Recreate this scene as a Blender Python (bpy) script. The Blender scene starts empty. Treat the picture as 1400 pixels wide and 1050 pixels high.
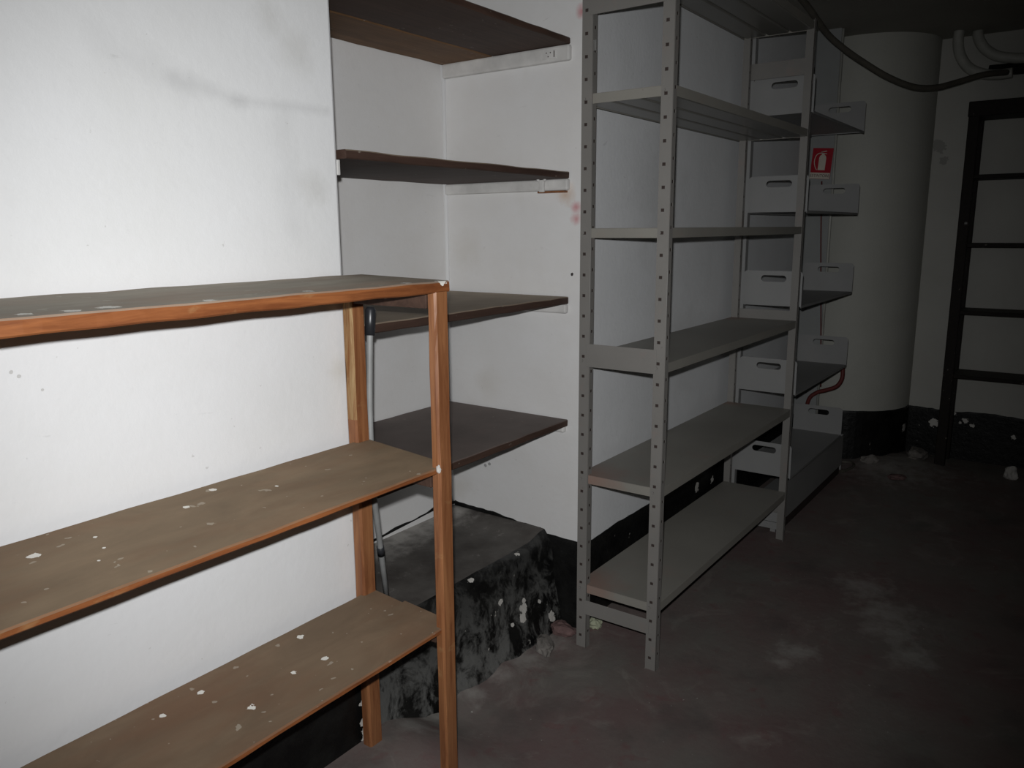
import bpy, bmesh, math, random
from mathutils import Vector, Matrix, noise

random.seed(7)
S = bpy.context.scene
COL = S.collection
V = Vector

# ------------------------------------------------------------------ camera
YAW, PITCH, ROLL, FPX = -0.625822, 0.194376, -0.006911, 1080.0
CAM = V((0, 0, 1.5))
fwd = V((math.cos(YAW) * math.cos(PITCH), -math.sin(YAW) * math.cos(PITCH), -math.sin(PITCH)))
rgt = fwd.cross(V((0, 0, 1))).normalized()
up = rgt.cross(fwd)
rgt2 = rgt * math.cos(ROLL) + up * math.sin(ROLL)
up2 = -rgt * math.sin(ROLL) + up * math.cos(ROLL)
cd = bpy.data.cameras.new('camera')
cam = bpy.data.objects.new('camera', cd)
COL.objects.link(cam)
m = Matrix((rgt2, up2, -fwd)).transposed().to_4x4()
m.translation = CAM
cam.matrix_world = m
cd.sensor_width = 36.0
cd.lens = FPX / 1400.0 * 36.0
cd.clip_start = 0.02
S.camera = cam

# ------------------------------------------------------------------ light: the camera's own flash, and a trace of cellar gloom
w = bpy.data.worlds.new('world')
S.world = w
w.use_nodes = True
w.node_tree.nodes['Background'].inputs[0].default_value = (0.6, 0.7, 1.0, 1)
w.node_tree.nodes['Background'].inputs[1].default_value = 0.0
ld = bpy.data.lights.new('camera_flash', 'SPOT')
ld.energy = 150.0
ld.color = (0.985, 0.992, 1.0)
ld.shadow_soft_size = 0.012
ld.spot_size = math.radians(96)
ld.spot_blend = 1.0
lo = bpy.data.objects.new('camera_flash', ld)
COL.objects.link(lo)
aim = (fwd - rgt2 * 0.08 - up2 * 0.0).normalized()
q = aim.to_track_quat('-Z', 'Y')
lo.rotation_euler = q.to_euler()
lo.location = CAM + up2 * 0.064 - rgt2 * 0.015 + fwd * 0.01
S.view_settings.view_transform = 'Standard'
S.view_settings.look = 'None'
S.view_settings.exposure = 0.0
S.view_settings.gamma = 1.0
S.view_settings.use_curve_mapping = False


# ------------------------------------------------------------------ materials
class NT:
    def __init__(s, name):
        s.m = bpy.data.materials.new(name)
        s.m.use_nodes = True
        s.t = s.m.node_tree
        s.b = s.t.nodes['Principled BSDF']
        s.tc = s.n('ShaderNodeTexCoord')
        s.obj = s.tc.outputs['Object']

    def n(s, typ, **kw):
        x = s.t.nodes.new(typ)
        for k, v in kw.items():
            setattr(x, k, v)
        return x

    def l(s, a, b):
        s.t.links.new(a, b)

    def mapping(s, scale=(1, 1, 1), loc=(0, 0, 0)):
        mp = s.n('ShaderNodeMapping')
        mp.inputs['Scale'].default_value = scale
        mp.inputs['Location'].default_value = loc
        s.l(s.obj, mp.inputs['Vector'])
        return mp.outputs[0]

    def noise(s, scale=5, detail=4, rough=.6, vec=None, dist=0):
        x = s.n('ShaderNodeTexNoise')
        x.inputs['Scale'].default_value = scale
        x.inputs['Detail'].default_value = detail
        x.inputs['Roughness'].default_value = rough
        x.inputs['Distortion'].default_value = dist
        s.l(vec or s.obj, x.inputs['Vector'])
        return x.outputs[0]

    def ramp(s, f, stops, interp='LINEAR'):
        x = s.n('ShaderNodeValToRGB')
        e = x.color_ramp.elements
        x.color_ramp.interpolation = interp
        while len(e) < len(stops):
            e.new(0.5)
        for i, (p, c) in enumerate(stops):
            e[i].position = p
            e[i].color = (c, c, c, 1) if isinstance(c, (int, float)) else (*c, 1)
        s.l(f, x.inputs[0])
        return x.outputs[0]

    def mix(s, f, a, b, mode='MIX'):
        x = s.n('ShaderNodeMix', data_type='RGBA', blend_type=mode)
        for sock, v in ((x.inputs[0], f), (x.inputs[6], a), (x.inputs[7], b)):
            if isinstance(v, (int, float)):
                sock.default_value = v
            elif isinstance(v, tuple):
                sock.default_value = (*v, 1)
            else:
                s.l(v, sock)
        return x.outputs[2]

    def math(s, op, a, b=0.0):
        x = s.n('ShaderNodeMath', operation=op)
        for i, v in enumerate((a, b)):
            if isinstance(v, (int, float)):
                x.inputs[i].default_value = v
            else:
                s.l(v, x.inputs[i])
        return x.outputs[0]

    def spots(s, pts, warp=.5, wscale=45):
        """mask of irregular patches: pts = (x, y, z, radius)"""
        nz = s.n('ShaderNodeTexNoise')
        nz.inputs['Scale'].default_value = wscale
        nz.inputs['Detail'].default_value = 3
        s.l(s.obj, nz.inputs['Vector'])
        nv = s.math('MULTIPLY', s.math('SUBTRACT', nz.outputs[0], .5), 2 * warp)
        out = None
        for p in pts:
            d = s.n('ShaderNodeVectorMath', operation='DISTANCE')
            s.l(s.obj, d.inputs[0])
            d.inputs[1].default_value = p[:3]
            r = s.math('DIVIDE', d.outputs['Value'], p[3])
            r = s.math('ADD', r, nv)
            k = s.math('LESS_THAN', r, .8)
            out = k if out is None else s.math('MAXIMUM', out, k)
        return out

    def soft(s, pts, warp=.8, wscale=12):
        """mask of soft-edged smudges: pts = (x, y, z, radius)"""
        nz = s.n('ShaderNodeTexNoise')
        nz.inputs['Scale'].default_value = wscale
        nz.inputs['Detail'].default_value = 5
        nz.inputs['Roughness'].default_value = .65
        s.l(s.obj, nz.inputs['Vector'])
        nv = s.math('MULTIPLY', s.math('SUBTRACT', nz.outputs[0], .5), 2 * warp)
        out = None
        for p in pts:
            d = s.n('ShaderNodeVectorMath', operation='DISTANCE')
            s.l(s.obj, d.inputs[0])
            d.inputs[1].default_value = p[:3]
            r = s.math('ADD', s.math('DIVIDE', d.outputs['Value'], p[3]), nv)
            k = s.ramp(r, [(.1, 1.0), (1.0, 0.0)])
            out = k if out is None else s.math('MAXIMUM', out, k)
        return out

    def line(s, p0, p1, width, warp=.75, wscale=16):
        p0, p1 = V(p0), V(p1)
        d = p1 - p0
        L2 = d.length_squared
        a = s.n('ShaderNodeVectorMath', operation='SUBTRACT')
        s.l(s.obj, a.inputs[0])
        a.inputs[1].default_value = p0
        dt = s.n('ShaderNodeVectorMath', operation='DOT_PRODUCT')
        s.l(a.outputs[0], dt.inputs[0])
        dt.inputs[1].default_value = d / L2
        cl = s.n('ShaderNodeClamp')
        s.l(dt.outputs['Value'], cl.inputs[0])
        sc = s.n('ShaderNodeVectorMath', operation='SCALE')
        sc.inputs[0].default_value = d
        s.l(cl.outputs[0], sc.inputs['Scale'])
        ds = s.n('ShaderNodeVectorMath', operation='DISTANCE')
        s.l(a.outputs[0], ds.inputs[0])
        s.l(sc.outputs[0], ds.inputs[1])
        nz = s.noise(wscale, 5, .65)
        r = s.math('ADD', s.math('DIVIDE', ds.outputs['Value'], width), s.math('MULTIPLY', s.math('SUBTRACT', nz, .5), 2 * warp))
        return s.ramp(r, [(.05, 1.0), (1.0, 0.0)])

    def upmask(s, lo=.55, hi=.8):
        g = s.n('ShaderNodeNewGeometry')
        sx = s.n('ShaderNodeSeparateXYZ')
        s.l(g.outputs['Normal'], sx.inputs[0])
        return s.ramp(sx.outputs[2], [(lo, 0.0), (hi, 1.0)])

    def bump(s, h, strength=.2, dist=.005):
        x = s.n('ShaderNodeBump')
        x.inputs['Strength'].default_value = strength
        x.inputs['Distance'].default_value = dist
        s.l(h, x.inputs['Height'])
        s.l(x.outputs[0], s.b.inputs['Normal'])

    def out(s, color, rough=.6, spec=.5, metal=0.0):
        for sock, v in ((s.b.inputs['Base Color'], color), (s.b.inputs['Roughness'], rough)):
            if isinstance(v, (int, float)):
                sock.default_value = v
            elif isinstance(v, tuple):
                sock.default_value = (*v, 1)
            else:
                s.l(v, sock)
        s.b.inputs['Specular IOR Level'].default_value = spec
        s.b.inputs['Metallic'].default_value = metal
        return s.m


def plain(name, c, rough=.6, spec=.4, metal=0., var=.15, scale=14):
    t = NT(name)
    f = t.noise(scale, 4)
    d = tuple(x * (1 - var) for x in c)
    e = tuple(min(1, x * (1 + var)) for x in c)
    return t.out(t.mix(t.ramp(f, [(.3, 0.), (.7, 1.)]), d, e), rough, spec, metal)


def wall_material(name, base, stain, marks=(), bump=.16, drips=.25, smudges=(), lines=()):
    t = NT(name)
    big = t.ramp(t.noise(1.6, 5, .6), [(.42, 0.), (.72, 1.)])
    c = t.mix(t.math('MULTIPLY', big, drips), base, stain)
    streak = t.ramp(t.noise(3.0, 5, .65, t.mapping((1.0, 1.0, .22)), .6), [(.56, 0.), (.75, 1.)])
    c = t.mix(t.math('MULTIPLY', streak, .22), c, stain)
    scuff = t.ramp(t.noise(9, 6, .7, t.mapping((.8, .8, 2.6), (3, 1, 2)), 1.2), [(.66, 0.), (.74, 1.)])
    c = t.mix(t.math('MULTIPLY', scuff, .28), c, tuple(x * .55 for x in stain))
    tick = t.ramp(t.noise(26, 4, .7, t.mapping((.7, .7, 1.8), (6, 3, 2)), .8), [(.70, 0.), (.76, 1.)])
    c = t.mix(t.math('MULTIPLY', tick, .16), c, tuple(x * .5 for x in stain))
    fade = t.ramp(t.noise(3.5, 6, .7, t.mapping((1, 1, 1.4), (1, 8, 3))), [(.42, 0.), (.62, 1.)])
    c = t.mix(t.math('MULTIPLY', fade, .16), c, stain)
    speck = t.ramp(t.noise(62, 2, .5), [(.755, 0.), (.79, 1.)])
    c = t.mix(t.math('MULTIPLY', speck, .28), c, (.22, .2, .17))
    for pts, col, amt in marks:
        c = t.mix(t.math('MULTIPLY', t.spots(pts, .8, 60), amt), c, col)
    for pts, col, amt in smudges:
        c = t.mix(t.math('MULTIPLY', t.soft(pts), amt), c, col)
    for p0, p1, wd, amt in lines:
        c = t.mix(t.math('MULTIPLY', t.line(p0, p1, wd), amt), c, (.40, .40, .40))
    h = t.math('ADD', t.noise(5, 3), t.math('MULTIPLY', t.noise(60, 4, .6), .35))
    t.bump(h, bump, .012)
    return t.out(c, .62, .35)


M = {}
M['wall_near'] = wall_material('white_distemper_near', (.75, .755, .76), (.65, .65, .63),
                               marks=[([(.585, 1.495, 1.262, .004), (.597, 1.495, 1.252, .0055), (.632, 1.495, 1.222, .003)], (.4, .39, .37), .6),
                                      ([(.455, 1.495, .93, .012), (.47, 1.495, .95, .008)], (.42, .33, .22), .6)],
                               smudges=[([(1.25, 1.495, 1.90, .07), (1.28, 1.495, 1.6, .06), (1.30, 1.495, 1.35, .06), (1.18, 1.495, 1.95, .05)], (.50, .49, .46), .35),
                                        ([(1.33, 1.495, 1.15, .05), (1.32, 1.495, .9, .04)], (.55, .52, .45), .4)], drips=.3,
                               lines=[((.80, 1.495, 1.835), (.95, 1.495, 1.79), .05, .13), ((.94, 1.495, 1.795), (1.10, 1.495, 1.768), .026, .24), ((1.08, 1.495, 1.770), (1.33, 1.495, 1.775), .018, .24),
                                      ((1.20, 1.495, 1.75), (1.215, 1.495, 1.50), .05, .12), ((.30, 1.495, 1.50), (.36, 1.495, 1.43), .012, .2)])
M['wall_niche'] = wall_material('white_distemper_niche', (.76, .757, .752), (.62, .59, .55),
                                smudges=[([(2.4, 1.50, 1.615, .05)], (.55, .36, .22), .6),
                                         ([(2.4, 1.455, 1.57, .028), (2.4, 1.455, 1.53, .03), (2.4, 1.44, 2.2, .03)], (.55, .14, .16), .7),
                                         ([(2.4, 1.95, 1.42, .10), (2.4, 1.85, .9, .08), (2.4, 2.0, .46, .08)], (.55, .51, .44), .28)],
                                marks=[([(2.4, 1.47, 1.34, .007)], (.05, .04, .04), 1.0),
                                       ([(2.4, 1.87, .57, .01), (2.4, 1.85, .58, .008)], (.2, .2, .2), .7)])
M['wall_far'] = wall_material('white_distemper_far', (.79, .80, .81), (.64, .64, .63), smudges=[([(3.0, 1.43, 1.62, .3), (3.3, 1.43, 1.0, .25)], (.5, .5, .49), .3)])
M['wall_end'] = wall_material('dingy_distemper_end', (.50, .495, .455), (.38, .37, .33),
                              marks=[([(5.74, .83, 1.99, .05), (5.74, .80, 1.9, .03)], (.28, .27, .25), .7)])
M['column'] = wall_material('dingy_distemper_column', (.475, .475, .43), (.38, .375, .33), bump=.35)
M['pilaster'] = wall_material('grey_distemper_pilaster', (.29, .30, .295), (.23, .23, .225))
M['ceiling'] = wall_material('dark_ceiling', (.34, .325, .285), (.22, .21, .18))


def tar(name, pts, amount=.62, wash=(.11, .11, .10), low=False):
    t = NT(name)
    base = t.mix(t.ramp(t.noise(11, 5), [(.4, 0.), (.7, 1.)]), (.005, .005, .005), (.014, .014, .013))
    grey = t.ramp(t.noise(10, 6, .72, t.mapping((1, 1, .8), (5, 2, 1)), .5), [(amount, 0.), (amount + .12, 1.)])
    f = t.math('MULTIPLY', grey, .7)
    if low:
        sx = t.n('ShaderNodeSeparateXYZ')
        t.l(t.obj, sx.inputs[0])
        f = t.math('MULTIPLY', f, t.ramp(sx.outputs[2], [(.05, 1.0), (.33, .25)]))
    c = t.mix(f, base, wash)
    chips = t.ramp(t.noise(26, 4, .65, t.mapping((1, 1, .7), (9, 4, 2))), [(.70, 0.), (.72, 1.)])
    c = t.mix(chips, c, (.34, .33, .30))
    if pts:
        c = t.mix(t.spots(pts, .75, 70), c, (.58, .56, .52))
    t.bump(t.noise(30, 5, .65), .5, .008)
    return t.out(c, .42, .25)


M['tar_step'] = tar('peeling_black_step', [
    (2.17, 1.527, .150, .026), (2.16, 1.522, .118, .022), (2.18, 1.529, .172, .014), (2.33, 1.506, .055, .026), (2.05, 1.53, .22, .018), (2.03, 1.53, .245, .01),
    (2.10, 1.52, .115, .011), (1.95, 1.52, .09, .012), (2.28, 1.53, .13, .011), (2.19, 1.56, .352, .02), (1.92, 1.56, .35, .018),
    (1.60, 1.55, .353, .05), (1.64, 1.545, .33, .03), (2.05, 1.56, .35, .012)], .44, (.20, .20, .19), True)
M['tar'] = tar('black_skirting_paint', [(3.50, 1.43, .26, .03), (3.69, 1.43, .245, .022), (5.66, .82, .25, .04), (5.62, .86, .19, .035), (5.74, .71, .226, .035),
                                        (5.74, .60, .298, .018), (5.74, .53, .263, .022), (5.74, .56, .244, .014), (5.74, .49, .235, .018),
                                        (5.74, .26, .19, .02), (1.36, 1.49, .22, .024), (1.36, 1.49, .16, .028), (1.36, 1.49, .115, .028)], .80)

t = NT('step_cement')
c = t.mix(t.ramp(t.noise(6, 5, .6), [(.35, 0.), (.7, 1.)]), (.07, .062, .056), (.15, .14, .128))
edge = t.ramp(t.noise(18, 5, .7), [(.62, 0.), (.72, 1.)])
c = t.mix(t.math('MULTIPLY', edge, .6), c, (.30, .28, .26))
t.bump(t.noise(25, 5), .4, .006)
c = t.mix(t.math('MULTIPLY', t.soft([(1.45 + .1 * k, 2.02, .35, .14) for k in range(10)], 1.0, 14), .8), c, (.46, .44, .41))
M['cement'] = t.out(c, .7, .3)

t = NT('worn_red_floor')
a = t.mix(t.ramp(t.noise(2.2, 6, .65), [(.38, 0.), (.66, 1.)]), (.165, .118, .112), (.175, .165, .148))
pale = t.ramp(t.noise(4.5, 7, .7, t.mapping((1, 1, 1), (7, 3, 0)), .8), [(.55, 0.), (.75, 1.)])
a = t.mix(t.math('MULTIPLY', pale, .55), a, (.31, .29, .26))
red = t.ramp(t.noise(9, 4, .6, t.mapping((1, 1, 1), (2, 9, 0))), [(.60, 0.), (.68, 1.)])
a = t.mix(t.math('MULTIPLY', red, .45), a, (.17, .08, .08))
dark = t.ramp(t.noise(3.3, 5, .6, t.mapping((1, 1, 1), (1, 5, 0))), [(.54, 0.), (.7, 1.)])
a = t.mix(t.math('MULTIPLY', dark, .5), a, (.085, .076, .072))
fl = t.ramp(t.noise(60, 2, .5), [(.755, 0.), (.77, 1.)])
a = t.mix(t.math('MULTIPLY', fl, .6), a, (.5, .5, .47))
a = t.mix(t.math('MULTIPLY', t.soft([(2.70, .70, 0, .09), (2.60, .72, 0, .05), (3.05, .45, 0, .13), (2.9, .35, 0, .1), (3.2, .5, 0, .15), (3.4, .62, 0, .14), (5.3, .9, 0, .45), (1.5, 1.46, .08, .07), (1.65, 1.48, .05, .07), (1.8, 1.475, .03, .07), (1.95, 1.48, .03, .06), (2.1, 1.47, .02, .09), (2.25, 1.46, .02, .08)], 1.3, 16), .5), a, (.40, .39, .36))
t.bump(t.noise(22, 6, .65), .35, .006)
M['floor'] = t.out(a, t.ramp(t.noise(4, 4), [(.3, .5), (.7, .8)]), .3)


def rack_wood(name, dust=(.245, .178, .112), varnish=((.29, .105, .036), (.15, .048, .017)), flecks=.5, dusty=1.0, spots=None, stretch=(.9, 9, 9), seam=None):
    t = NT(name)
    grain = t.noise(6, 6, .65, t.mapping(stretch), .8)
    v = t.mix(t.ramp(grain, [(.35, 0.), (.68, 1.)]), varnish[1], varnish[0])
    worn = t.ramp(t.noise(7, 5, .65, t.mapping((1, 2, 2), (4, 4, 4))), [(.62, 0.), (.75, 1.)])
    v = t.mix(t.math('MULTIPLY', worn, .6), v, (.38, .24, .11))
    d = t.mix(t.ramp(t.noise(4, 5, .6, t.mapping((1, 2.5, 1)), .6), [(.35, 0.), (.68, 1.)]), tuple(x * .72 for x in dust), dust)
    pk = t.ramp(t.noise(2.4, 4, .6, t.mapping((1, 3, 1), (8, 2, 5))), [(.46, 0.), (.68, 1.)])
    d = t.mix(t.math('MULTIPLY', pk, .6), d, (dust[0] * .82, dust[1] * .62, dust[2] * .55))
    up_ = t.math('MULTIPLY', t.upmask(), dusty)
    c = t.mix(up_, v, d)
    f = t.ramp(t.noise(38, 2, .5), [(.70, 0.), (.715, 1.)])
    c = t.mix(t.math('MULTIPLY', t.math('MULTIPLY', f, up_), flecks), c, (.66, .62, .52))
    if seam:
        c = t.mix(t.math('MULTIPLY', t.line(seam[0], seam[1], .005, .6, 14), .55), c, (.42, .37, .29))
    if spots:
        c = t.mix(t.spots(spots, .7, 120), c, (.78, .76, .70))
    t.bump(grain, .15, .003)
    return t.out(c, t.mix(up_, (.42, .42, .42), (.8, .8, .8)), .35)


M['rack_top'] = rack_wood('varnished_plank_under_pale_dust', (.40, .355, .285), spots=[
    (-.02, 1.19, 1.386, .02), (.56, 1.2, 1.386, .016), (.62, 1.21, 1.386, .02), (.5, 1.21, 1.386, .014), (.78, 1.19, 1.386, .015), (1.0, 1.2, 1.386, .012), (1.26, 1.19, 1.389, .014), (1.36, 1.18, 1.386, .018)], flecks=.25)
M['rack_shelf'] = rack_wood('varnished_plank_under_brown_dust', spots=[
    (.54, 1.384, .965, .012), (.823, 1.388, .968, .008), (.91, 1.43, .97, .009), (.641, 1.381, .966, .005), (1.012, 1.353, .965, .005), (.63, 1.33, .96, .004), (.60, 1.29, .96, .004),
    (.86, 1.28, .545, .012), (.99, 1.31, .548, .009), (1.07, 1.30, .548, .01), (.83, 1.41, .553, .009), (.74, 1.40, .553, .008), (1.1, 1.42, .553, .01)], flecks=.3)
M['rack_shelf_seam'] = rack_wood('varnished_planks_with_seam', dust=(.215, .15, .095), spots=[
    (.86, 1.28, .545, .012), (.99, 1.31, .548, .009), (1.07, 1.30, .548, .01), (.83, 1.41, .553, .009), (.74, 1.40, .553, .008), (1.1, 1.42, .553, .01)], flecks=.3, seam=((-.4, 1.346, .5495), (1.22, 1.346, .5495)))
M['rack_leg'] = rack_wood('varnished_leg', varnish=((.31, .135, .056), (.17, .062, .025)), dusty=.3, flecks=0, stretch=(9, 9, .7))
t = NT('bare_split_wood')
g1 = t.noise(7, 5, .65, t.mapping((7, 7, .7)), .8)
c = t.mix(t.ramp(g1, [(.35, 0.), (.65, 1.)]), (.20, .085, .03), (.40, .28, .14))
cr = t.ramp(t.noise(9, 4, .6, t.mapping((9, 9, .6), (4, 1, 2)), .5), [(.60, 0.), (.64, 1.)])
c = t.mix(cr, c, (.05, .025, .012))
M['pale_wood'] = t.out(c, .7, .2)


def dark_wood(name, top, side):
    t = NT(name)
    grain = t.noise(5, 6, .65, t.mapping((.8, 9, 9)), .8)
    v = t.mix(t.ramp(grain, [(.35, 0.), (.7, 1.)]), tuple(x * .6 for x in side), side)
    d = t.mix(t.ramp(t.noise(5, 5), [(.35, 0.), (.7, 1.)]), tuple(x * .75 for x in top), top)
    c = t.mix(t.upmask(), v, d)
    f = t.ramp(t.noise(45, 2, .5), [(.72, 0.), (.735, 1.)])
    c = t.mix(t.math('MULTIPLY', f, .4), c, (.35, .32, .27))
    t.bump(grain, .2, .003)
    return t.out(c, .65, .25)


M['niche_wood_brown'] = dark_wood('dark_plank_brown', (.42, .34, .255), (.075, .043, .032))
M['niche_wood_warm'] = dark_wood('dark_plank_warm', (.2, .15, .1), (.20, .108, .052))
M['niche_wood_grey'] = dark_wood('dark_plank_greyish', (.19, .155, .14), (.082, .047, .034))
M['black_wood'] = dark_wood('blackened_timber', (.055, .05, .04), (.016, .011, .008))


def steel(name, c, rust=.35, rough=.42, corners=()):
    t = NT(name)
    b = t.mix(t.ramp(t.noise(3, 4), [(.3, 0.), (.7, 1.)]), tuple(x * .86 for x in c), c)
    r = t.ramp(t.noise(7, 5, .65, t.mapping((1, 1, 1), (3, 7, 1))), [(.58, 0.), (.74, 1.)])
    b = t.mix(t.math('MULTIPLY', r, rust), b, (.32, .20, .17))
    if corners:
        b = t.mix(t.math('MULTIPLY', t.soft(corners, .6), .55), b, (.30, .15, .11))
    s = t.ramp(t.noise(45, 3, .6), [(.70, 0.), (.74, 1.)])
    b = t.mix(t.math('MULTIPLY', s, .3), b, (.12, .10, .09))
    return t.out(b, rough, .5)


M['steel'] = steel('grey_enamel_steel', (.225, .215, .20))
M['steel_shelf'] = steel('grey_enamel_steel_dusty', (.27, .258, .228), .22, .5, [(.03, .28, z, .15) for z in (.245, .655, 1.073)] + [(1.40, .30, 1.073, .12), (1.40, .30, .655, .1)])
M['steel_bin'] = steel('grey_enamel_tray', (.285, .285, .28), .08, .5)
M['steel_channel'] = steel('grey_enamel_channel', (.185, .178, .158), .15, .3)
M['hole'] = plain('shadowed_hole', (.05, .038, .034), .8, .1)
M['nickel'] = plain('bright_zinc', (.6, .6, .58), .3, .5, .8)
M['chalk'] = plain('painted_batten', (.62, .61, .59), .6, .3, var=.16, scale=9)
M['plaster'] = plain('plaster_lump', (.50, .48, .45), .85, .2)
M['rubble'] = plain('rubble_grey', (.19, .175, .16), .9, .2, var=.35, scale=25)
M['rubble_red'] = plain('rubble_reddish', (.15, .095, .09), .9, .2, var=.35, scale=25)
M['moss'] = plain('greenish_plaster', (.36, .38, .27), .9, .2)
M['paper'] = plain('crumpled_paper', (.62, .60, .56), .8, .2)
M['alu'] = plain('grey_pole_tube', (.28, .285, .28), .5, .5, .0)
M['black_plastic'] = plain('black_plastic', (.022, .023, .026), .35, .5)
M['cable'] = plain('dark_cable_sheath', (.10, .092, .075), .6, .3)
M['pipe'] = plain('off_white_pipe', (.42, .42, .38), .45, .4)
M['recess_dark'] = plain('recess_black', (.02, .02, .02), .6, .3)
M['red_pipe'] = plain('red_hose_rubber', (.13, .028, .024), .5, .4)
M['red_sign'] = plain('sign_red', (.34, .008, .02), .5, .4, var=.06)
M['sign_white'] = plain('sign_white', (.58, .53, .45), .5, .4, var=.04)
M['ink'] = plain('sign_ink', (.09, .05, .05), .6, .3)


# ------------------------------------------------------------------ mesh helpers
def box(bm, lo, hi, mi=0, bev=0.0, rot=None, piv=None):
    lo, hi = V(lo), V(hi)
    b = bmesh.new()
    bmesh.ops.create_cube(b, size=1)
    for v in b.verts:
        v.co = V((lo[i] + (v.co[i] + .5) * (hi[i] - lo[i]) for i in range(3)))
    if bev:
        bmesh.ops.bevel(b, geom=list(b.edges), offset=bev, segments=2, profile=.5, affect='EDGES')
    join(bm, b, mi, rot, piv)


def join(bm, b, mi=None, rot=None, piv=None):
    mp = {}
    for v in b.verts:
        co = v.co.copy()
        if rot is not None:
            p = V(piv or (0, 0, 0))
            co = rot @ (co - p) + p
        mp[v] = bm.verts.new(co)
    for f in b.faces:
        try:
            nf = bm.faces.new([mp[v] for v in f.verts])
            nf.material_index = f.material_index if mi is None else mi
            nf.smooth = f.smooth
        except ValueError:
            pass
    b.free()


def tube(bm, pts, r, seg=12, mi=0, caps=True, radii=None):
    pts = [V(p) for p in pts]
    rings = []
    ref = None
    for i, p in enumerate(pts):
        d = (pts[min(i + 1, len(pts) - 1)] - pts[max(i - 1, 0)]).normalized()
        if ref is None:
            a = V((0, 0, 1)) if abs(d.z) < .9 else V((1, 0, 0))
            ref = d.cross(a).normalized()
        else:
            ref = (ref - d * ref.dot(d)).normalized()
        o = d.cross(ref)
        rr = radii[i] if radii else r
        rings.append([bm.verts.new(p + (ref * math.cos(2 * math.pi * k / seg) + o * math.sin(2 * math.pi * k / seg)) * rr) for k in range(seg)])
    for a, b in zip(rings, rings[1:]):
        for k in range(seg):
            f = bm.faces.new((a[k], a[(k + 1) % seg], b[(k + 1) % seg], b[k]))
            f.smooth = True
            f.material_index = mi
    if caps:
        for rg in (rings[0][::-1], rings[-1]):
            f = bm.faces.new(rg)
            f.material_index = mi


def spline(pts, n=6):
    pts = [V(p) for p in pts]
    out = []
    for i in range(len(pts) - 1):
        p0, p1, p2, p3 = pts[max(i - 1, 0)], pts[i], pts[i + 1], pts[min(i + 2, len(pts) - 1)]
        for k in range(n):
            u = k / n
            out.append(.5 * ((2 * p1) + (p2 - p0) * u + (2 * p0 - 5 * p1 + 4 * p2 - p3) * u * u + (3 * p1 - p0 - 3 * p2 + p3) * u ** 3))
    out.append(pts[-1])
    return out


def obj(name, bm, mats, parent=None, loc=(0, 0, 0), recalc=True):
    if recalc:
        bmesh.ops.recalc_face_normals(bm, faces=list(bm.faces))
    me = bpy.data.meshes.new(name)
    bm.to_mesh(me)
    bm.free()
    for x in (mats if isinstance(mats, (list, tuple)) else [mats]):
        me.materials.append(x)
    o = bpy.data.objects.new(name, me)
    o.location = loc
    COL.objects.link(o)
    if parent:
        o.parent = parent
    return o


def tag(o, label, cat, group=None, kind=None):
    o['label'] = label
    o['category'] = cat
    if group:
        o['group'] = group
    if kind:
        o['kind'] = kind
    return o


def thing(name, label, cat, loc=(0, 0, 0), rz=0, group=None):
    o = bpy.data.objects.new(name, None)
    o.empty_display_size = .1
    o.location = loc
    o.rotation_euler = (0, 0, rz)
    COL.objects.link(o)
    return tag(o, label, cat, group)


def struct(name, bm, mats, **k):
    o = obj(name, bm, mats, **k)
    o['kind'] = 'structure'
    return o


def simple(name, bm, mats, label, cat, group=None, parent_loc=None):
    return tag(obj(name, bm, mats), label, cat, group)


def smooth01(u):
    u = max(0., min(1., u))
    return u * u * (3 - 2 * u)


# ------------------------------------------------------------------ the room
YL, XJ = 1.495, 1.3563          # face of the near left wall, its corner at the niche
XS, YB = 2.40, 2.045            # side and back of the niche
YW = 1.43                       # face of the wall behind the steel shelves
XE = 5.74                       # end wall
HC = 2.62


def floor_h(x, y):
    pad = .108 * smooth01((1.72 - x) / .32) * smooth01((y - 1.05) / .36)
    ramp = .045 * smooth01((y - 1.40) / .12) * smooth01((2.38 - x) / .5) * (.6 + .8 * noise.noise(V((x * 9, y * 9, 0))))
    heap = .05 * math.exp(-(((x - 5.35) / .3) ** 2 + ((y - .85) / .22) ** 2)) * (1 + .5 * noise.noise(V((x * 12, y * 12, 3))))
    return max(pad, max(0, ramp)) + max(0, heap) + .003 * noise.noise(V((x * 2, y * 2, 5)))


bm = bmesh.new()
nx, ny = 160, 92
x0, x1, y0, y1 = -1.9, 5.9, -2.3, 2.1
g = [[bm.verts.new((x0 + (x1 - x0) * i / nx, y0 + (y1 - y0) * j / ny, floor_h(x0 + (x1 - x0) * i / nx, y0 + (y1 - y0) * j / ny))) for j in range(ny + 1)] for i in range(nx + 1)]
for i in range(nx):
    for j in range(ny):
        bm.faces.new((g[i][j], g[i + 1][j], g[i + 1][j + 1], g[i][j + 1])).smooth = True
struct('floor', bm, M['floor'], recalc=False)


def wall_box(name, lo, hi, mat, bev=0.0):
    bm = bmesh.new()
    box(bm, lo, hi, 0, bev)
    return struct(name, bm, mat)


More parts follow.
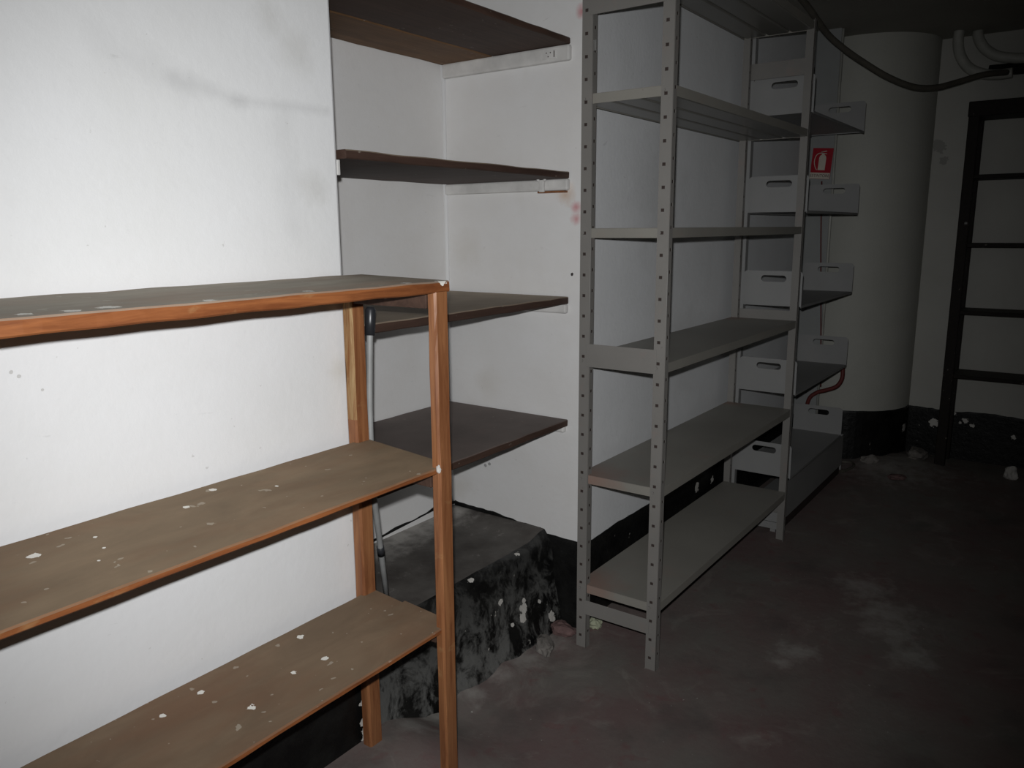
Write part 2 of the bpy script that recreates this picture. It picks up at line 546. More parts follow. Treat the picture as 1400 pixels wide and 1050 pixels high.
wall_box('wall_left', (-2.0, YL, -.1), (XJ, 2.4, HC), M['wall_near'], .008)
wall_box('wall_niche_back', (XJ, YB, -.1), (XS, 2.4, HC), M['wall_niche'])
wall_box('wall_niche_side', (XS, YW, -.1), (XS + .06, 2.4, HC), M['wall_niche'], .006)
wall_box('wall_left_far', (XS + .06, YW, -.1), (6.0, 2.4, HC), M['wall_far'])
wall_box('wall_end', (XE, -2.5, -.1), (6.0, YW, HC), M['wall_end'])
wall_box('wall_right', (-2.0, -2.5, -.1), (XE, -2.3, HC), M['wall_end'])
wall_box('wall_back', (-2.2, -2.5, -.1), (-2.0, 2.4, HC), M['wall_near'])
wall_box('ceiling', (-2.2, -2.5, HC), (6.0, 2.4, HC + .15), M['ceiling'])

# round column in the far corner with the flat pilaster at its side
bm = bmesh.new()
CX, CY, CR = 5.70, 1.277, .41
rings = []
for k in range(2):
    rings.append([bm.verts.new((CX + CR * math.cos(a), CY + CR * math.sin(a), (-.1, HC)[k])) for a in [2 * math.pi * i / 64 for i in range(64)]])
for i in range(64):
    bm.faces.new((rings[0][i], rings[0][(i + 1) % 64], rings[1][(i + 1) % 64], rings[1][i])).smooth = True
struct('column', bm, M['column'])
bm = bmesh.new()
foot = [(5.05, 1.29), (5.05, YW + .02), (5.40, YW + .02), (5.40, 1.385)]
lo_ = [bm.verts.new((x, y, -.1)) for x, y in foot]
hi_ = [bm.verts.new((x, y, HC)) for x, y in foot]
bm.faces.new(lo_[::-1])
bm.faces.new(hi_)
for i in range(4):
    bm.faces.new((lo_[i], lo_[(i + 1) % 4], hi_[(i + 1) % 4], hi_[i]))
struct('pilaster', bm, M['pilaster'])


def skirt(name, path, h, th, mat, jit=.012, step=.03, low=-.02, cap=.012):
    """black tarred band along a path: wavy top edge, a finger thick"""
    pts = []
    path = [V(p) for p in path]
    for a, b in zip(path, path[1:]):
        n = max(1, int((b - a).length / step))
        pts += [a.lerp(b, i / n) for i in range(n)]
    pts.append(path[-1])
    bm = bmesh.new()
    rows = []
    for i, p in enumerate(pts):
        d = (pts[min(i + 1, len(pts) - 1)] - pts[max(i - 1, 0)]).normalized()
        nrm = V((d.y, -d.x, 0))
        hh = h + jit * noise.noise(p * 6) + jit * .5 * noise.noise(p * 25)
        rows.append([bm.verts.new(p + nrm * th + V((0, 0, low))), bm.verts.new(p + nrm * th + V((0, 0, max(low + .001, hh - cap)))), bm.verts.new(p + nrm * th * .35 + V((0, 0, hh))), bm.verts.new(p + V((0, 0, hh))), bm.verts.new(p + V((0, 0, low)))])
    for a, b in zip(rows, rows[1:]):
        for k in range(5):
            bm.faces.new((a[k], b[k], b[(k + 1) % 5], a[(k + 1) % 5]))
    bm.faces.new(rows[0])
    bm.faces.new(rows[-1][::-1])
    o = struct(name, bm, mat)
    return o


skirt('baseboard_left', [(-1.9, YL, 0), (XJ - .004, YL, 0)], .335, .006, M['tar'])
skirt('baseboard_left_far', [(XS + .01, YW, 0), (5.05, YW, 0)], .33, .006, M['tar'], .008)
skirt('baseboard_niche_side', [(XS, 1.60, 0), (XS, 1.435, 0)], .345, .006, M['tar'], .008)
skirt('baseboard_column', [(CX + (CR) * math.cos(a), CY + (CR) * math.sin(a), 0) for a in [math.radians(d) for d in range(150, 276, 6)]], .33, .006, M['tar'], .006)
skirt('baseboard_end', [(XE, .88, 0), (XE, -2.28, 0)], .32, .007, M['tar'], .012)
skirt('trim_1', [(1.40, YB, .33), (2.33, YB, .385), (2.395, 2.02, .385)], .007, .003, M['tar'], .010, .012, -.002, .002)
skirt('trim_2', [(XS, 2.03, .372), (XS, 1.60, .352)], .018, .004, M['tar'], .010, .012, -.006, .002)

bm = bmesh.new()
tube(bm, [(XS - .002, YB - .002, .36), (XS - .003, YB - .003, 1.3), (XS - .002, YB - .002, HC)], .009, 12)
struct('trim_4', bm, M['wall_near'])

# raised cement step filling the niche
bm = bmesh.new()
nxs, prof = 44, [(2.045, .352), (1.85, .350), (1.66, .349), (1.585, .347), (1.565, .343), (1.553, .330), (1.545, .28), (1.535, .20), (1.522, .12), (1.505, .05), (1.49, .0), (1.475, -.04)]
rows = []
for i in range(nxs + 1):
    x = XJ + (XS - XJ) * i / nxs
    col = []
    for k, (y, z) in enumerate(prof):
        nz = noise.noise(V((x * 7, y * 9, z * 9)))
        n2 = noise.noise(V((x * 22, y * 22, z * 22 + 4)))
        a = .010 if k > 3 else .004
        lump = .03 * smooth01((k - 6) / 3) * max(0, noise.noise(V((x * 4, 3, 1)))) if k > 6 else 0
        yy = y - (a * nz + a * .5 * n2 + lump) * (0 if k == 0 else 1)
        zz = z + .006 * nz * (k > 0) + (.02 * smooth01((x - 2.28) / .1) if k < 4 else 0)
        col.append(bm.verts.new((x, yy, zz)))
    rows.append(col)
for a, b in zip(rows, rows[1:]):
    for k in range(len(prof) - 1):
        f = bm.faces.new((a[k], b[k], b[k + 1], a[k + 1]))
        f.smooth = True
        f.material_index = 0 if k < 3 else 1
struct('trim_3', bm, [M['cement'], M['tar_step']])

# ------------------------------------------------------------------ boards
def board(bm, lo, hi, tilt=0.0, mi=0, jit=.0012, nseg=40, rag=0.0, bev=.003):
    """plank along x with slightly uneven edges; tilt lowers the front (low y) edge"""
    lo, hi = V(lo), V(hi)
    prof = [(0, bev), (bev, 0), (1 - bev, 0), (1, bev), (1, -bev), (1 - bev, 1), (bev, 1), (0, -bev)]
    rows = []
    n = max(4, int((hi.x - lo.x) * nseg))
    W, H = hi.y - lo.y, hi.z - lo.z
    ps = [(lo.y, lo.z + bev), (lo.y + bev, lo.z), (hi.y - bev, lo.z), (hi.y, lo.z + bev), (hi.y, hi.z - bev), (hi.y - bev, hi.z), (lo.y + bev, hi.z), (lo.y, hi.z - bev)]
    for i in range(n + 1):
        x = lo.x + (hi.x - lo.x) * i / n
        r = []
        for k, (y, z) in enumerate(ps):
            dy = jit * noise.noise(V((x * 12, k // 2, lo.z * 3))) + rag * noise.noise(V((x * 30, k, 2)))
            dz = jit * noise.noise(V((x * 10, 7 + k // 3, lo.z * 5)))
            r.append(bm.verts.new((x, y + dy, z + dz - tilt * (hi.y - y) / W)))
        rows.append(r)
    for a, b in zip(rows, rows[1:]):
        for k in range(8):
            f = bm.faces.new((a[k], a[(k + 1) % 8], b[(k + 1) % 8], b[k]))
            f.material_index = mi
    for r in (rows[0][::-1], rows[-1]):
        bm.faces.new(r).material_index = mi


# ------------------------------------------------------------------ wooden rack in front of the near wall
R = thing('wooden_shelf_rack', 'orange-brown varnished wooden shelf rack with three dusty planks against the white wall', 'shelf rack')
XL = -.42
bm = bmesh.new()
board(bm, (XL, 1.174, 1.366), (1.383, 1.462, 1.392), .007, jit=.0018)
obj('shelf', bm, M['rack_top'], R)
bm = bmesh.new()
board(bm, (XL, 1.180, .958), (1.376, 1.462, .9718), .021)
obj('shelf', bm, M['rack_shelf'], R)
bm = bmesh.new()
board(bm, (XL, 1.180, .541), (1.376, 1.345, .5545), .010)
board(bm, (XL, 1.3465, .5415), (1.376, 1.462, .5555), .008)
obj('shelf', bm, M['rack_shelf_seam'], R)
for (xa, xb) in ((1.333, 1.379), (XL + .004, XL + .05)):
    for (ya, yb, f) in ((1.1735, 1.200, 1), (1.447, 1.481, 0)):
        bm = bmesh.new()
        zb = floor_h((xa + xb) / 2, (ya + yb) / 2) - .003
        zt = 1.361 if f else 1.366
        n = 30
        rows = []
        ch = .005
        ps = [(xa + ch, ya), (xb - ch, ya), (xb, ya + ch), (xb, yb - ch), (xb - ch, yb), (xa + ch, yb), (xa, yb - ch), (xa, ya + ch)]
        for i in range(n + 1):
            z = zb + (zt - zb) * i / n
            rows.append([bm.verts.new((x + .0012 * noise.noise(V((z * 9, k // 2, xa))), y + .0012 * noise.noise(V((z * 9, k // 2, 9 + ya))), z)) for k, (x, y) in enumerate(ps)])
        for a, b in zip(rows, rows[1:]):
            for k in range(8):
                fc = bm.faces.new((a[k], a[(k + 1) % 8], b[(k + 1) % 8], b[k]))
                zz_ = a[0].co.z
                fc.material_index = 1 if (not f and k in (5, 6, 7) and xa > 0 and zz_ > 1.0 + .05 * noise.noise(V((k * 3, 1, 2)))) else 0
        bm.faces.new(rows[0][::-1])
        bm.faces.new(rows[-1])
        obj('leg', bm, [M['rack_leg'], M['pale_wood']], R)
    for (z1, z0) in ((.936, .896), (.530, .494)):
        bm = bmesh.new()
        box(bm, (xa + .008, 1.2085, z0), (xb - .012, 1.4465, z1), 0, .002)
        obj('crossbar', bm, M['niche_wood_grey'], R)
    bm = bmesh.new()
    box(bm, (xa + .008, 1.2085, 1.322), (xb - .012, 1.4465, 1.360), 0, .002)
    obj('crossbar', bm, M['niche_wood_grey'], R)
bm = bmesh.new()
bmesh.ops.create_icosphere(bm, subdivisions=2, radius=.008)
for v in bm.verts:
    v.co = V((v.co.x * .5, v.co.y * .8, v.co.z * 1.3)) + V((1.329, 1.173, .952)) + v.co * .3 * noise.noise(v.co * 200)
o = obj('plaster_dab', bm, M['plaster'], R)
o['label'] = 'white dab of plaster on the front leg'

# ------------------------------------------------------------------ niche shelves and the battens that carry them
niche = [
    (2.103, 2.123, 'niche_wood_grey', 'dark wooden niche board above eye level, topmost of the niche shelves'),
    (1.668, 1.690, 'niche_wood_brown', 'dark wooden niche board seen edge-on from below, second from the top'),
    (1.236, 1.262, 'niche_wood_brown', 'brown dusty niche board level with the top plank of the wooden rack'),
    (.790, .815, 'niche_wood_grey', 'broad dark niche board above the cement step, lowest of the niche shelves'),
]
for i, (z0, z1, mt, lab) in enumerate(niche):
    bm = bmesh.new()
    if i == 0:
        board(bm, (XJ + .012, 1.477, z0), (XS - .012, 1.80, z1), jit=.0015)
        board(bm, (XJ + .012, 1.8035, z0 - .002), (XS - .012, YB - .006, z1), jit=.0015, mi=1)
    else:
        board(bm, (XJ + .012, 1.477, z0), (XS - .012, YB - .006, z1), jit=.0018)
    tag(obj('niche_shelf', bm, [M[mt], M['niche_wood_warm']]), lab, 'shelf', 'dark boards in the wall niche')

battens = [
    (2.103, .052, 1.475, 'white painted batten under the topmost niche board'),
    (1.668, .040, 1.478, 'white painted batten under the second niche board, with a wire clamp on it'),
    (1.236, .034, 1.482, 'white painted batten under the brown niche board, its end square and cracked'),
    (.790, .026, 1.488, 'short white painted batten under the lowest niche board'),
]
for z1, h, ya, lab in battens:
    bm = bmesh.new()
    board_y0, board_y1 = ya, YB - .012
    box(bm, (XS - .022, board_y0, z1 - h), (XS - .0005, board_y1, z1 - .001), 0, .007)
    tag(obj('shelf_batten', bm, M['chalk']), lab, 'batten', 'battens on the right side of the niche')
bm = bmesh.new()
box(bm, (XJ + .0005, 1.497, 1.630), (XJ + .010, YB - .02, 1.6665), 0, .002)
tag(obj('shelf_batten', bm, M['chalk']), 'thin white batten end peeping past the corner of the near wall', 'batten')
# nails and slit on the top batten, clamp on the second, raw split under it
T = thing('wire_clamp', 'small white twisted clamp on the batten under the second niche board', 'clamp', (2.376, 1.578, 1.628))
bm = bmesh.new()
box(bm, (-.012, -.010, -.004), (0.0, .010, .038), 0, .003)
obj('clamp_body', bm, M['chalk'], T)
for s in (-1, 1):
    bm = bmesh.new()
    tube(bm, spline([(-.006, s * .004, .03), (-.010, s * .014, .036), (-.010, s * .016, .039), (-.008, s * .009, .0395)], 4), .0035, 8)
    obj('wire_end', bm, M['chalk'], T)
bm = bmesh.new()
box(bm, (2.3745, 1.490, 1.621), (2.3995, 1.60, 1.6275), 0, .001)
tag(obj('wood_splinter', bm, M['rack_leg']), 'thin reddish strip of bare wood along the underside of the second niche batten', 'wood strip')
T = thing('nail_plate', 'tiny fixing plate with three nail holes and a dark slit on the topmost batten', 'plate', (2.3755, 1.55, 2.075))
bm = bmesh.new()
box(bm, (-.0025, -.028, -.014), (0, .028, .014), 0, .001)
obj('plate', bm, M['chalk'], T)
for (y, z) in ((.012, .006), (-.004, .006), (.005, -.006)):
    bm = bmesh.new()
    tube(bm, [(-.0032, y, z), (-.002, y, z)], .0022, 8)
    obj('nail_hole', bm, M['hole'], T)
bm = bmesh.new()
box(bm, (-.0034, -.0205, -.010), (-.002, -.0175, .011))
obj('slit', bm, M['hole'], T)

# ------------------------------------------------------------------ pole leaning in front of the niche
P = thing('cleaning_pole', 'grey metal pole with black grip leaning behind the wooden rack by the niche', 'pole', (1.585, 1.615, .35))
up_part = spline([(1.4025, 1.4664, .795), (1.3985, 1.4645, .86), (1.3955, 1.463, .947), (1.3965, 1.463, 1.044), (1.403, 1.463, 1.158), (1.4085, 1.463, 1.245)], 5)
path = [V((1.585, 1.615, .3495)), V((1.4935, 1.5405, .570)), V((1.4195, 1.480, .755)), V((1.408, 1.4707, .782))] + up_part
base = V((1.585, 1.615, .35))
bm = bmesh.new()
tube(bm, [p - base for p in path], .0082, 14)
obj('shaft', bm, M['alu'], P)
bm = bmesh.new()
gp = [V((1.4082, 1.463, 1.236)), V((1.411, 1.463, 1.27)), V((1.4135, 1.463, 1.300)), V((1.4142, 1.463, 1.308))]
tube(bm, [p - base for p in gp], .012, 16, radii=[.0125, .0135, .0138, .009])
obj('grip', bm, M['black_plastic'], P)
bm = bmesh.new()
tube(bm, [V((1.482, 1.531, .598)) - base, V((1.470, 1.5215, .628)) - base], .0105, 14)
obj('joint_collar', bm, M['black_plastic'], P)

# ------------------------------------------------------------------ slotted-angle steel shelving
def flange(bm, o, u, n, wid, h, th, first, step, hu, hs=(.011, .010), mat_hole=1):
    """flat strip standing on o, width along u, outer face towards n, with a row of sunk holes"""
    o, u, n = V(o), V(u), V(n)
    z = V((0, 0, 1))

    def P_(a, b, d=0.0):
        return bm.verts.new(o + u * a + z * b - n * d)

    def quad(a, b, c, d, mi=0):
        bm.faces.new((a, b, c, d)).material_index = mi

    us = [0, hu - hs[0] / 2, hu + hs[0] / 2, wid]
    zs = [0]
    holes = []
    k = first
    while k + hs[1] < h - .01:
        zs += [k - hs[1] / 2, k + hs[1] / 2]
        holes.append(len(zs) - 2)
        k += step
    zs.append(h)
    grid = [[P_(a, b) for b in zs] for a in us]
    for i in range(3):
        for j in range(len(zs) - 1):
            if i == 1 and j in holes:
                c = [(us[1], zs[j]), (us[2], zs[j]), (us[2], zs[j + 1]), (us[1], zs[j + 1])]
                top = [grid[1][j], grid[2][j], grid[2][j + 1], grid[1][j + 1]]
                bot = [P_(a, b, th * .7) for a, b in c]
                for q_ in range(4):
                    quad(top[q_], top[(q_ + 1) % 4], bot[(q_ + 1) % 4], bot[q_], 0)
                quad(*bot, mat_hole)
            else:
                quad(grid[i][j], grid[i + 1][j], grid[i + 1][j + 1], grid[i][j + 1])
    bk = [P_(0, 0, th), P_(wid, 0, th), P_(wid, h, th), P_(0, h, th)]
    quad(bk[3], bk[2], bk[1], bk[0])
    fr = [P_(0, 0), P_(wid, 0), P_(wid, h), P_(0, h)]
    for q_ in range(4):
        quad(fr[(q_ + 1) % 4], fr[q_], bk[q_], bk[(q_ + 1) % 4])


XN, XF, YF, YR = 2.290, 3.713, 1.055, 1.372
HP = 2.372
A = thing('steel_shelving_unit', 'tall grey perforated-angle steel shelving unit standing beside the wall niche', 'shelving unit', (XN, YF, 0))


def local(x, y, z):
    return (x - XN, y - YF, z)


FL = .0015
for (x, sx) in ((XN, 1), (XF, -1)):
    for y in (YF, YR - .040):
        bm = bmesh.new()
        # end flange (faces the short end) and long flange (faces the room), meeting at the outer corner
        flange(bm, local(x, y, 0), (0, 1, 0), (-sx, 0, 0), .040, HP, FL, .045, .0685, .024)
        flange(bm, local(x, y, 0), (sx, 0, 0), (0, -1, 0), .026, HP, FL, .062, .0685, .015)
        # rolled corner
        tube(bm, [local(x + sx * .0012, y + .0012, 0), local(x + sx * .0012, y + .0012, HP)], .0018, 6)
        obj('post', bm, [M['steel'], M['hole']], A, recalc=True)

levels = [2.362, 1.919, 1.499, 1.073, .655, .245]
for i, zt in enumerate(levels):
    bm = bmesh.new()
    xa, xb, ya, yb = XN + .003, XF - .003, YF + .0025, YR - .002
    z0 = zt - .031
    # top sheet
    box(bm, local(xa, ya, zt - .0015), local(xb, yb, zt), 0, .0006)
    # front and rear lips with a returned edge, and the end lips
    box(bm, local(xa, ya, z0), local(xb, ya + .002, zt - .0015))
    box(bm, local(xa, yb - .002, z0), local(xb, yb, zt - .0015))
    box(bm, local(xa, ya + .002, z0), local(xa + .002, yb - .002, zt - .0015))
    box(bm, local(xb - .002, ya + .002, z0), local(xb, yb - .002, zt - .0015))
    # three pressed stiffening channels along the underside, with rounded ends
    n = 3
    wch = (yb - ya - .006) / n
    for k in range(n):
        yc = ya + .003 + wch * (k + .5)
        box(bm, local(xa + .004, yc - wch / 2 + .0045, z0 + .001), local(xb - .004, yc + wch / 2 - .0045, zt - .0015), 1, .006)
    for f in bm.faces:
        f.smooth = False
    obj('shelf', bm, [M['steel_shelf'], M['steel_channel']], A)
for x, sx in ((XN, 1), (XF, -1)):
    for (z0, z1) in ((2.152, 2.222), (1.0385, 1.117), (.133, .187)):
        bm = bmesh.new()
        a = x + sx * -.0016
        box(bm, local(min(a, a - sx * .0018), YF + .030, z0), local(max(a, a - sx * .0018), YR - .030, z1), 0, .0006)
        box(bm, local(min(a, a + sx * .0015), YF + .042, z0), local(max(a, a + sx * .0015), YR - .042, z0 + .006))
        obj('end_brace', bm, M['steel'], A)
bm = bmesh.new()
for z in levels[1:]:
    pass
box(bm, local(XN + .0005, YR - .0505, 2.046), local(XN + .003, YR - .0405, 2.078), 0, .0008)
o = obj('hook_tab', bm, M['nickel'], A)
o['label'] = 'bright hook tab on the rear near post'
for zt in levels:
    for (x, sx) in ((XN, 1), (XF, -1)):
        for y in (YF + .030, YR - .012):
            bm = bmesh.new()
            tube(bm, [local(x - sx * .0015, y, zt - .015), local(x - sx * .0050, y, zt - .015)], .0052, 6)
            obj('bolt', bm, M['steel'], A)

# ------------------------------------------------------------------ tray rack beyond it
BX0, BX1, BYF, BYR = 3.765, 4.742, 1.060, 1.337
B = thing('steel_tray_rack', 'grey steel rack of shallow trays with slotted upturned ends, behind the perforated shelving', 'tray rack', (BX0, BYF, 0))


def lb(x, y, z):
    return (x - BX0, y - BYF, z)


def end_plate(bm, x, th, y0_, y1_, z0, z1, slot, r=.018, flip=False):
    """upright sheet across y/z with rounded upper corners and a rounded hand slot (yc, zc, w, h)"""
    yc, zc, sw, sh = slot
    nq = 6
    outer = []
    for cy_, cz_, a0 in ((y1_ - r, z1 - r, 0), (y0_ + r, z1 - r, 90)):
        for k in range(nq + 1):
            a = math.radians(a0 + 90 * k / nq)
            outer.append((cy_ + r * math.cos(a), cz_ + r * math.sin(a)))
    outer += [(y0_, z0), (y1_, z0)]
    inner = []
    for cy_, a0 in ((yc + sw / 2 - sh / 2, -90), (yc - sw / 2 + sh / 2, 90)):
        for k in range(9):
            a = math.radians(a0 + 180 * k / 8)
            inner.append((cy_ + sh / 2 * math.cos(a), zc + sh / 2 * math.sin(a)))
    b = bmesh.new()
    for xx in (x, x + th):
        ov = [b.verts.new((xx, y, z)) for y, z in outer]
        iv = [b.verts.new((xx, y, z)) for y, z in inner]
        ed = [b.edges.new((ov[i], ov[(i + 1) % len(ov)])) for i in range(len(ov))] + [b.edges.new((iv[i], iv[(i + 1) % len(iv)])) for i in range(len(iv))]
        bmesh.ops.triangle_fill(b, use_beauty=True, use_dissolve=False, edges=ed)
        if xx == x:
            o0, i0 = ov, iv
        else:
            for i in range(len(ov)):
                b.faces.new((o0[i], o0[(i + 1) % len(ov)], ov[(i + 1) % len(ov)], ov[i]))
            for i in range(len(iv)):
                b.faces.new((i0[i], i0[(i + 1) % len(iv)], iv[(i + 1) % len(iv)], iv[i]))
    join(bm, b, 0)


tray_z = [2.003, 1.570, 1.136, .718, .303]
for zt in tray_z:
    bm = bmesh.new()
    box(bm, lb(BX0 + .002, BYF + .001, zt), lb(BX1 - .002, BYR, zt + .002), 0, .0006)
    box(bm, lb(BX0 + .002, BYF + .001, zt - .010), lb(BX1 - .002, BYF + .003, zt + .001))
    box(bm, lb(BX0 + .002, BYR - .002, zt - .010), lb(BX1 - .002, BYR, zt + .012))
    tray = obj('tray', bm, M['steel_bin'], B)
    for x in (BX0, BX1 - .002):
        bm = bmesh.new()
        end_plate(bm, x - BX0, .002, 0, BYR - BYF, zt - .004, zt + .160, (.134, zt + .124, .118, .030))
        obj('end_plate', bm, M['steel_bin'], tray)
for x in (BX0 + .012, BX1 - .042):
    for y in (BYR + .002,):
        bm = bmesh.new()
        box(bm, lb(x, y, 0), lb(x + .030, y + .002, 2.36))
        box(bm, lb(x, y + .002, 0), lb(x + .002, y + .032, 2.36))
        box(bm, lb(x + .028, y + .002, 0), lb(x + .030, y + .032, 2.36))
        obj('upright', bm, M['steel_bin'], B)
bm = bmesh.new()
box(bm, lb(BX0 + .004, 1.098, .060), lb(4.98, 1.100, .250), 0, .0006)
box(bm, lb(BX0 + .004, 1.100, .060), lb(4.98, BYR, .062))
box(bm, lb(BX0 + .004, 1.100, .025), lb(BX0 + .006, BYR, .185))
box(bm, lb(4.978, 1.100, .025), lb(4.98, BYR, .25))
for x in (BX0 + .03, 4.92):
    for y in (1.125, BYR - .05):
        box(bm, lb(x, y, 0), lb(x + .025, y + .025, .061))
obj('plinth_box', bm, M['steel_bin'], B)
bm = bmesh.new()
box(bm, lb(BX0 + .012, 1.108, .001), lb(4.97, 1.114, .0595), 0, .0006)
o = obj('dark_gap_board', bm, M['hole'], B)  # dark strip added: the gap's shade is put into its colour
o['label'] = 'dark board added to darken the gap under the plinth'
bm = bmesh.new()
random.seed(3)
bmesh.ops.create_icosphere(bm, subdivisions=3, radius=1)
for v in bm.verts:
    k = 1 + .45 * noise.noise(v.co * 2.2)
    v.co = V((v.co.x * .05 * k, v.co.y * .035 * k, max(-.5, v.co.z) * .024 * k))
simple_o = obj('crumpled_paper', bm, M['paper'], None, (4.42, 1.24, .083))
tag(simple_o, 'pale crumpled paper lying in the open plinth under the lowest tray', 'paper')

# ------------------------------------------------------------------ sign, hose, cord on the pilaster
SG = thing('fire_extinguisher_sign', 'small red sign with a white extinguisher pictogram on the pilaster', 'sign', (5.0465, 1.354, 1.868))
SG.rotation_euler = (math.radians(4.5), 0, math.radians(-6))
sw, sh = .122, .178


def sq(bm, y0_, y1_, z0, z1, d, mi=0, th=.0012):
    box(bm, (-d - th, y0_, z0), (-d, y1_, z1), mi)


bm = bmesh.new()
box(bm, (-.003, -sw / 2, -sh / 2), (0, sw / 2, sh / 2), 0, .0006)
obj('panel', bm, M['red_sign'], SG)
bm = bmesh.new()
sq(bm, -sw / 2 + .001, sw / 2 - .001, -sh / 2 + .001, -sh / 2 + .036, .003)
obj('caption_strip', bm, M['sign_white'], SG)
fc = bpy.data.curves.new('caption', 'FONT')
fc.body = 'ESTINTORE'
fc.align_x = 'CENTER'
fc.align_y = 'CENTER'
fc.size = .023
fc.extrude = .0003
tmp = bpy.data.objects.new('tmp', fc)
COL.objects.link(tmp)
dg = bpy.context.evaluated_depsgraph_get()
me = bpy.data.meshes.new_from_object(tmp.evaluated_get(dg))
bpy.data.objects.remove(tmp)
me.materials.clear()
me.materials.append(M['ink'])
cap = bpy.data.objects.new('caption', me)
COL.objects.link(cap)
cap.parent = SG
# text faces -x: its x axis runs to -y, its y axis up
cap.matrix_local = Matrix(((0, 0, -1, -.0046), (-1, 0, 0, 0), (0, 1, 0, -sh / 2 + .0185), (0, 0, 0, 1)))
# pictogram: bottle, neck, handle and hose
pic = bmesh.new()
prof = [(-.021, -.042), (.021, -.042), (.021, .028), (.017, .040), (.008, .047), (.008, .056), (-.008, .056), (-.008, .047), (-.017, .040), (-.021, .028)]
f0 = [pic.verts.new((-.0032, y - .004, z + .004)) for y, z in prof]
f1 = [pic.verts.new((-.0042, y - .004, z + .004)) for y, z in prof]
pic.faces.new(f1)
pic.faces.new(f0[::-1])
for i in range(len(prof)):
    pic.faces.new((f0[i], f0[(i + 1) % len(prof)], f1[(i + 1) % len(prof)], f1[i]))
obj('bottle_symbol', pic, M['sign_white'], SG)
bm = bmesh.new()
arc = [(-.0036, .004 + .0, .060), (-.0036, .022, .058), (-.0036, .036, .046), (-.0036, .043, .024), (-.0036, .042, 0), (-.0036, .034, -.022), (-.0036, .024, -.038)]
tube(bm, spline(arc, 5), .0024, 8)
tube(bm, [(-.0036, .008, .066), (-.0036, -.024, .072)], .0030, 8)
tube(bm, [(-.0036, .004, .060), (-.0036, -.026, .056)], .0022, 8)
obj('hose_symbol', bm, M['sign_white'], SG)

bm = bmesh.new()
tube(bm, spline([(5.02, 1.150, .775), (5.02, 1.148, .72), (5.02, 1.141, .647), (5.02, 1.142, .585), (5.02, 1.17, .535), (5.02, 1.23, .505), (5.02, 1.285, .482), (5.02, 1.33, .43), (5.03, 1.345, .30), (5.03, 1.35, .03)], 8), .0125, 12)
tag(obj('red_hose', bm, M['red_pipe']), 'dark red hose bending in a loop behind the lower trays', 'hose')
bm = bmesh.new()
tube(bm, spline([(5.043, 1.345, 1.765), (5.040, 1.325, 1.40), (5.040, 1.305, 1.105), (5.040, 1.285, .80), (5.040, 1.268, .52)], 5), .0042, 8)
tag(obj('hanging_string', bm, M['red_pipe']), 'thin red string hanging straight down below the extinguisher sign', 'string')
bm = bmesh.new()
tube(bm, [(5.052, 1.283, .34), (5.052, 1.283, 2.615)], .0075, 10)
tag(obj('conduit_pipe', bm, M['pipe']), 'thin pale vertical conduit running up the corner beside the column', 'pipe')

# ------------------------------------------------------------------ ceiling cable and bent pipes
bm = bmesh.new()
tube(bm, spline([(4.15, 1.29, 2.615), (4.3, 1.268, 2.573), (4.53, 1.234, 2.490), (4.645, 1.178, 2.430), (4.76, 1.096, 2.365), (4.875, .985, 2.291), (4.99, .874, 2.245), (5.105, .783, 2.249), (5.22, .693, 2.284), (5.335, .585, 2.327), (5.50, .49, 2.352)], 6), .0165, 12)
tag(obj('ceiling_cable', bm, M['cable']), 'dark cable sagging from the ceiling across the column to the white pipes', 'cable')
bm = bmesh.new()
tube(bm, spline([(5.55, .757, 2.62), (5.55, .757, 2.547), (5.55, .735, 2.472), (5.55, .687, 2.405), (5.55, .609, 2.364), (5.55, .535, 2.352), (5.55, .465, 2.354)], 6), .029, 16)
tag(obj('bent_pipe', bm, M['pipe']), 'off-white pipe bend with the open lower end, nearer the column', 'pipe', 'bent pipes under the ceiling')
bm = bmesh.new()
tube(bm, spline([(5.62, .668, 2.62), (5.62, .662, 2.579), (5.62, .626, 2.518), (5.62, .563, 2.470), (5.62, .495, 2.450), (5.62, .423, 2.441), (5.62, .2, 2.440), (5.62, -.4, 2.438)], 6), .029, 16)
tag(obj('bent_pipe', bm, M['pipe']), 'off-white pipe bend running out of the right edge, above the other bend', 'pipe', 'bent pipes under the ceiling')
bm = bmesh.new()
tube(bm, [(5.70, .60, 2.40), (5.70, -.6, 2.39)], .034, 16)
tag(obj('dark_recess_tube', bm, M['recess_dark']), 'thick black tube added for the dark recess at the end wall behind the white bends', 'pipe')  # black tube added to stand in for a dark recess behind the bends

# ------------------------------------------------------------------ dark timber rack on the end wall
E_ = thing('timber_rack', 'blackened timber shelf rack standing against the far end wall', 'shelf rack', (5.46, .60, 0))
EX0, EX1, EY0, EY1 = 5.47, 5.725, .655, -.75


def le(x, y, z):
    return (x - 5.46, y - .60, z)


for y in (EY0, EY1 + .055):
    for x in (EX0, EX1 - .045):
        bm = bmesh.new()
        box(bm, le(x, y - .058, 0), le(x + .045, y, 2.19), 0, .004)
        obj('post', bm, M['black_wood'], E_)
for zt in (2.205, 1.792, 1.394, .992, .598):
    bm = bmesh.new()
    if zt > 2.1:
        board(bm, le(EX0 - .01, EY1, zt - .09), le(EX0 + .0, EY1, zt), 0) if False else box(bm, le(EX0 - .006, EY1, zt - .085), le(EX1, EY0 + .004, zt), 0, .004)
    else:
        box(bm, le(EX0 + .006, EY1 + .01, zt - .024), le(EX1 - .002, EY0 - .012, zt), 0, .003)
    obj('shelf', bm, M['black_wood'], E_)
bm = bmesh.new()
bmesh.ops.create_uvsphere(bm, u_segments=12, v_segments=8, radius=.010)
for v in bm.verts:
    v.co += V(le(EX0 - .004, .612, 1.512))
o = obj('screw_head', bm, M['nickel'], E_)
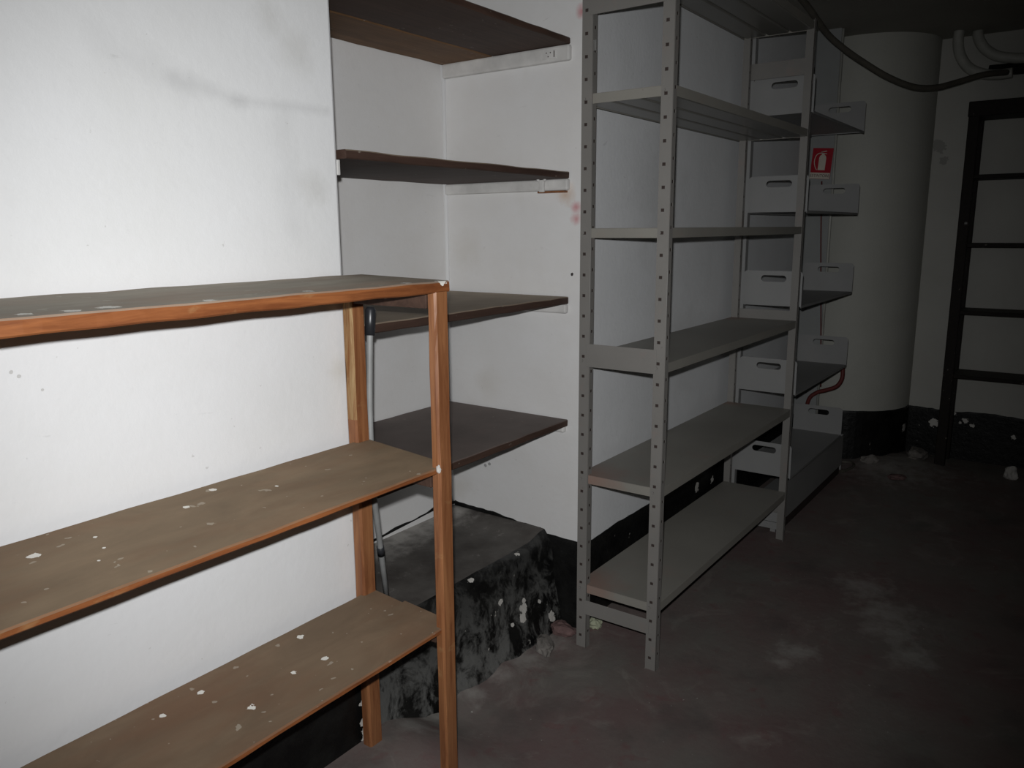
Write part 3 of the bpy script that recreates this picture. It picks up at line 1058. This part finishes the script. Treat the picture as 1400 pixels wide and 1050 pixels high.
o['label'] = 'bright screw head on the left post'

# ------------------------------------------------------------------ rubble and crumbs
def lump(name, loc, size, mat, label, cat, seed, group=None):
    bm = bmesh.new()
    bmesh.ops.create_icosphere(bm, subdivisions=3, radius=1)
    off = V((seed * 3.1, seed * 1.7, seed))
    for v in bm.verts:
        k = 1 + .38 * noise.noise(v.co * 1.6 + off) + .16 * noise.noise(v.co * 4 + off)
        v.co = V((v.co.x * size[0] * k, v.co.y * size[1] * k, max(-.55, v.co.z * k) * size[2]))
    z = floor_h(loc[0], loc[1]) + .5 * size[2]
    o = obj(name, bm, mat, None, (loc[0], loc[1], z))
    o.rotation_euler = (0, 0, seed)
    return tag(o, label, cat, group)


lump('plaster_chunk', (5.46, .24), (.038, .034, .05), M['plaster'], 'white lump of plaster on the floor by the timber rack', 'plaster lump', 1)
lump('plaster_chunk', (5.22, .985), (.05, .03, .032), M['rubble'], 'pale grey rubble chunk at the foot of the round column', 'rubble', 2)
lump('plaster_chunk', (5.50, .76), (.075, .06, .04), M['rubble'], 'grey rubble lump between the column and the timber rack', 'rubble', 3)
lump('plaster_chunk', (5.02, .79), (.045, .05, .018), M['rubble_red'], 'flat reddish crumb of rubble in front of the column', 'rubble', 4)
lump('plaster_chunk', (2.445, 1.385), (.028, .024, .026), M['moss'], 'greenish crumb of plaster inside the foot of the perforated shelving', 'plaster lump', 5)
lump('plaster_chunk', (2.49, 1.395), (.018, .016, .018), M['plaster'], 'tiny white crumb next to the greenish one under the perforated shelving', 'plaster lump', 6)
lump('plaster_chunk', (2.20, 1.452), (.06, .035, .024), M['rubble'], 'flat grey plaster flake on the floor before the niche step', 'plaster lump', 7)
lump('plaster_chunk', (2.33, 1.46), (.05, .03, .03), M['rubble_red'], 'reddish crumb of mortar in the corner beside the shelving post', 'rubble', 8)
bm = bmesh.new()
zz = .012
tube(bm, spline([(5.18, 1.20, zz), (5.22, 1.12, zz), (5.20, 1.075, zz), (5.12, 1.062, zz), (5.02, 1.085, zz), (4.99, 1.10, zz)], 6), .009, 8)
tag(obj('wire_loop', bm, M['cable']), 'short dark loop of wire on the floor past the end of the tray rack', 'wire')
